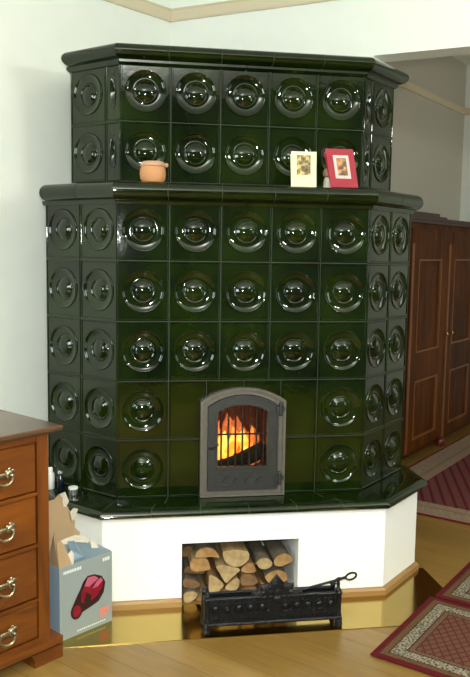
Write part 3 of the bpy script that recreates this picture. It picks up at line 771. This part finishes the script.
def lettering(rows):
    m = MB()
    for x, z, w, h, c in rows: poly(m, [(x, z), (x+w, z), (x+w+.001, z+h), (x+.001, z+h)], 0, c)
    bxp(m, 'printed_lettering', [INKW, INKR])
rows = []; x = .018
while x < .100:
    w = random.uniform(.006, .010); rows.append((x, .262, w*.7, .012, 0)); x += w
lettering(rows)
lettering([(.205+.009*k, .262, .006, .014, 0) for k in range(4)])
lettering([(.188+k*.010, .052, .007, .018, 1) for k in range(5)])
lettering([(.190+k*.011, .034, .008, .013, 1) for k in range(4)])
lettering([(.08+k*.010, .014, .006, .005, 0) for k in range(14)])

# ------------------------------------------------------------------ chest of drawers (local x runs along its front, y into its depth)
AC = R(40)
ch = thing('chest_of_drawers', 'orange brown wooden chest of drawers with brass bail handles, beside the stove', 'chest of drawers', (-.217, -.51, ZF), AC)
CWd, CDp = .92, .46; x0, x1 = -CWd, -.035
Z = lambda z: z-ZF
m = MB()
m.box(x0, x1, .035, CDp, Z(.075), Z(.838)); 
for a, b in ((x0, x0+.05), (x1-.047, x1)): m.box(a, b, .012, .04, Z(.075), Z(.838), 1)
for z0_, z1_ in ((.815, .838), (.620, .632), (.429, .441), (.226, .238), (.075, .088)): m.box(x0+.05, x1-.047, .014, .04, Z(z0_), Z(z1_))
m.build('carcass', [CHESTW, CHESTV], ch, smooth=False)
m = MB()
tpf = [(0, .838), (.012, .838), (.024, .846), (.032, .850), (.034, .860), (.030, .866), (0, .866)]
m.box(x0-.03, x1+.045, -.018, CDp, Z(.848), Z(.866)); m.box(x0-.018, x1+.022, .0, CDp, Z(.838), Z(.848))
o = m.build('top', CHESTT, ch, smooth=False); bv = o.modifiers.new('edge', 'BEVEL'); bv.width = .004; bv.segments = 2
m = MB(); m.box(x0-.02, x1+.04, -.012, CDp-.02, Z(.050), Z(.075)); m.box(x0-.01, x1+.02, .0, CDp-.02, Z(.040), Z(.05))
m.build('plinth', CHESTW, ch, smooth=False)
for xa, xb in ((-.115, .008), (x0-.01, x0+.11)):
    for ya, yb_ in ((-.006, .08), (CDp-.11, CDp-.02)):
        m = MB(); m.yprism([(xa, 0), (xb, 0), (xb, Z(.041)), (xa-.012 if xb > -.1 else xa, Z(.041)), (xa, Z(.02))], ya, yb_); m.build('foot', CHESTW, ch, smooth=False)
def handle(d, x, z):
    m = MB()
    for s in (-1, 1):
        m.ball((x+s*.032, .0, z+.012), .016, sc_=(1, .35, 1.1)); m.lathe([(.004, -.01), (.004, .0)], (x+s*.032, -.008, z+.012), 8)
        m.ball((x+s*.032, -.012, z+.012), .008)
        for k in range(3): m.ball((x+s*(.045-.012*k), .003, z+.030-abs(k-1)*.008), .008, sc_=(1, .4, 1), seg=8)
    m.ball((x, .003, z+.010), .014, sc_=(2.2, .25, .8))
    m.tube([(x+.032*math.cos(t)*(1), -.016-.004*math.sin(-t), z+.010+.026*math.sin(t)) for t in [math.pi+math.pi*k/12 for k in range(13)]], [.003+.0022*math.sin(math.pi*k/12) for k in range(13)], 8)
    m.build('handle', PEWTER, d)
for z0_, z1_ in ((.632, .815), (.441, .620), (.238, .429), (.088, .226)):
    m = MB(); xa, xb = x0+.053, x1-.050; a, b = Z(z0_)+.003, Z(z1_)-.003
    m.box(xa, xb, .022, .045, a, b); V0 = [(xa+.005, a+.005), (xb-.005, a+.005), (xb-.005, b-.005), (xa+.005, b-.005)]; V1 = [(xa, a), (xb, a), (xb, b), (xa, b)]
    m.add([(u, .022, v) for u, v in V1]+[(u, .015, v) for u, v in V0], [(0, 1, 5, 4), (1, 2, 6, 5), (2, 3, 7, 6), (3, 0, 4, 7), (4, 5, 6, 7)])
    d = m.build('drawer', CHESTW, ch, smooth=False)
    for hx in (-.232, x0+.17): handle(d, hx, (a+b)/2-.012)

# ------------------------------------------------------------------ wardrobe in the next room
AW = R(46.2)
wr = thing('wardrobe', 'dark brown wooden wardrobe with panelled doors, in the next room behind the red rug', 'wardrobe', (1.983, 1.755, ZF), AW)
m = MB()
WL = 2.16; HB = .085
m.box(-.10, WL, .0, .48, Z(HB), Z(1.70)); m.box(-.06, WL-.04, .06, .44, Z(.02), Z(HB))
m.build('carcass', WARD, wr, smooth=False)
m = MB(); m.box(-.12, WL+.02, -.02, .49, Z(1.70), Z(1.722)); m.box(-.13, WL+.03, -.03, .49, Z(1.722), Z(1.742)); m.box(-.10, .52, -.01, .46, Z(1.742), Z(1.775)); m.box(.52, .70, .0, .46, Z(1.742), Z(1.757))
m.build('cornice', WARDD, wr, smooth=False)
m = MB(); m.box(-.10, -.03, -.012, 0, Z(HB), Z(1.70)); m.build('side_post', WARD, wr, smooth=False)
for k in range(3):
    a, b = .0+k*.72, .70+k*.72
    m = MB(); za, zb_ = Z(HB+.015), Z(1.66)
    P0, P1 = ((Z(.18), Z(.60)), (Z(.80), Z(1.45)))
    for q in ((a, a+.12, za, zb_), (b-.14, b, za, zb_), (a+.12, b-.14, za, P0[0]), (a+.12, b-.14, P0[1], P1[0]), (a+.12, b-.14, P1[1], zb_)):
        m.box(q[0], q[1], -.022, -.001, q[2], q[3])
    d = m.build('door', WARD, wr, smooth=False)
    m = MB(); m.box(a-.008, a+.022, -.028, -.020, za, zb_-.10); m.build('lit_edge_strip', WARDLIT, d, smooth=False)  # strip whose paler colour stands in for light along the door edge
    for p0, p1 in (P0, P1):
        m = MB(); m.box(a+.12, b-.14, -.012, -.001, p0, p1); m.box(a+.17, b-.19, -.017, -.010, p0+.05, p1-.05)
        m.build('door_panel', WARD, d, smooth=False)
        m = MB(); m.yring([(a+.118, p0), (b-.138, p0), (b-.138, p1), (a+.118, p1)], [(a+.130, p0+.012), (b-.152, p0+.012), (b-.152, p1-.012), (a+.130, p1-.012)], -.027, -.004); m.build('panel_moulding', WARDLIT, d, smooth=False)
    m = MB(); m.lathe([(.005, 0), (.005, .02), (.013, .028), (.013, .036), (.004, .042)], seg=12)
    kn = m.build('knob', BRASS, d); kn.rotation_euler = (R(90), 0, 0); kn.location = (b-.04 if k % 2 == 0 else a+.05, -.02, Z(.895))
for fx in (-.04, .84, 2.05):
    for fy in (.03, .42):
        m = MB(); m.lathe([(.02, 0), (.036, .012), (.042, .035), (.034, .058), (.022, .068), (.022, Z(HB))], (fx, fy, 0), 16); m.build('bun_foot', BURG, wr)

# ------------------------------------------------------------------ rugs (local x along the left wall's direction)
RED = s2l(80, 17, 22); TAN = s2l(120, 86, 56); CRM = s2l(138, 130, 110); DK = s2l(48, 40, 36); BRN = s2l(100, 62, 44)
u = Vector((.695, .719)); v = Vector((.719, -.695))
def rug(label, u0, u1, v0, v1, bands, field, pat):
    cc = u*(u0+u1)/2+v*(v0+v1)/2; hx, hy = (u1-u0)/2, (v1-v0)/2
    mt = make_rug('rug_weave', hx, hy, bands, field, pat)
    m = MB(); nx, ny = 24, 24; V = []; F = []
    m.box(-hx, hx, -hy, hy, 0, .007)
    o = m.build('rug', mt, loc=(cc.x, cc.y, ZP+.0006 if u0 < 1.5 else ZF+.0003), rotz=math.atan2(u.y, u.x), smooth=False)
    bv = o.modifiers.new('edge', 'BEVEL'); bv.width = .003; bv.segments = 2
    return tag(o, label, 'rug')
NB = [(.022, RED, s2l(92, 22, 28), .4), (.027, DK, DK, 0), (.050, s2l(96, 68, 42), s2l(76, 48, 34), .6), (.055, DK, DK, 0), (.102, CRM, s2l(64, 54, 46), 1.0), (.108, DK, DK, 0), (.126, s2l(104, 78, 56), s2l(74, 46, 38), .7), (.130, DK, DK, 0)]
NFD = (s2l(88, 58, 44), s2l(78, 32, 32), s2l(98, 74, 54))
rug('small red bordered rug with a diamond lattice, nearest to the iron tool tray', .167, .787, 1.128, 2.25, NB, NFD, 'diamond')
rug('second red bordered rug, end to end with the nearer rug, beside the stove plinth', .800, 1.44, 1.14, 2.26, NB, NFD, 'diamond')
FB = [(.018, s2l(106, 22, 29), RED, .3), (.045, s2l(141, 123, 101), s2l(119, 88, 77), .7), (.14, s2l(147, 132, 108), s2l(101, 77, 68), .95), (.165, s2l(128, 106, 84), s2l(106, 81, 68), .6), (.23, s2l(143, 128, 103), s2l(110, 88, 75), .9)]
rug('large red rug with beige border lying in front of the wardrobe', 1.815, 4.15, .225, 1.75, FB, (s2l(96, 54, 50), s2l(85, 24, 34), s2l(103, 68, 61)), 'stripe')

# ------------------------------------------------------------------ light
def light(kind, name, loc, energy, color, **k):
    d = bpy.data.lights.new(name, kind); d.energy = energy; d.color = color
    for a, b in k.items(): setattr(d, a, b)
    o = bpy.data.objects.new(name, d); COL.objects.link(o); o.location = loc
    return o
def aim(o, t): o.rotation_euler = (Vector(t)-o.location).to_track_quat('-Z', 'Y').to_euler()
for p in ((2.42, -2.60, 2.50), (2.72, -2.42, 2.50)):
    light('POINT', 'lamp_globe', p, 38, (1, 1, .92), shadow_soft_size=.07)
light('POINT', 'flash', (-.04, -3.33, 1.60), 175, (.97, 1, .96), shadow_soft_size=.06)
o = light('AREA', 'window_or_fill', (-2.7, -2.9, 1.75), 30, (.84, .95, 1), shape='RECTANGLE', size=.7, size_y=1.1); aim(o, (.4, 0, 1.3))
o = light('AREA', 'window_or_fill', (3.9, -2.6, 1.7), 9, (.9, .98, 1), shape='RECTANGLE', size=.7, size_y=1.1); aim(o, (.8, 0, 1.2))
o = light('AREA', 'window_or_fill', (5.2, .6, 1.9), 7, (1, .97, .90), shape='RECTANGLE', size=.8, size_y=1.2); aim(o, (2.4, 3.0, 1.6))  # fill added to brighten the next room, no window known here
o = light('AREA', 'ceiling_fill', (-.3, -3.9, 2.55), 110, (.97, 1, .94), shape='DISK', size=.5); aim(o, (-.3, -3.9, 3.2))  # unseen fill added to bounce soft light off the ceiling, not a room lamp
w = bpy.data.worlds.new('world'); sc.world = w; w.use_nodes = True
w.node_tree.nodes['Background'].inputs[0].default_value = (.9, .95, 1, 1); w.node_tree.nodes['Background'].inputs[1].default_value = .3

# ------------------------------------------------------------------ camera
cd = bpy.data.cameras.new('camera'); cam = bpy.data.objects.new('camera', cd); COL.objects.link(cam)
Rm = Matrix(((0.986709, -0.161761, 0.01547), (0.002967, 0.113116, 0.993577), (0.162472, 0.980325, -0.112093)))
rx, ux, fx = Rm[0], Rm[1], Rm[2]
cam.matrix_world = Matrix(((rx.x, ux.x, -fx.x, -.050886), (rx.y, ux.y, -fx.y, -3.359857), (rx.z, ux.z, -fx.z, 1.5), (0, 0, 0, 1)))
cd.sensor_fit = 'VERTICAL'; cd.sensor_height = 36; cd.sensor_width = 25; cd.lens = 42.1058; cd.clip_start = .05
sc.camera = cam
vs = sc.view_settings; vs.view_transform = 'Standard'; vs.look = 'None'; vs.gamma = 1; vs.exposure = .62; vs.use_curve_mapping = False
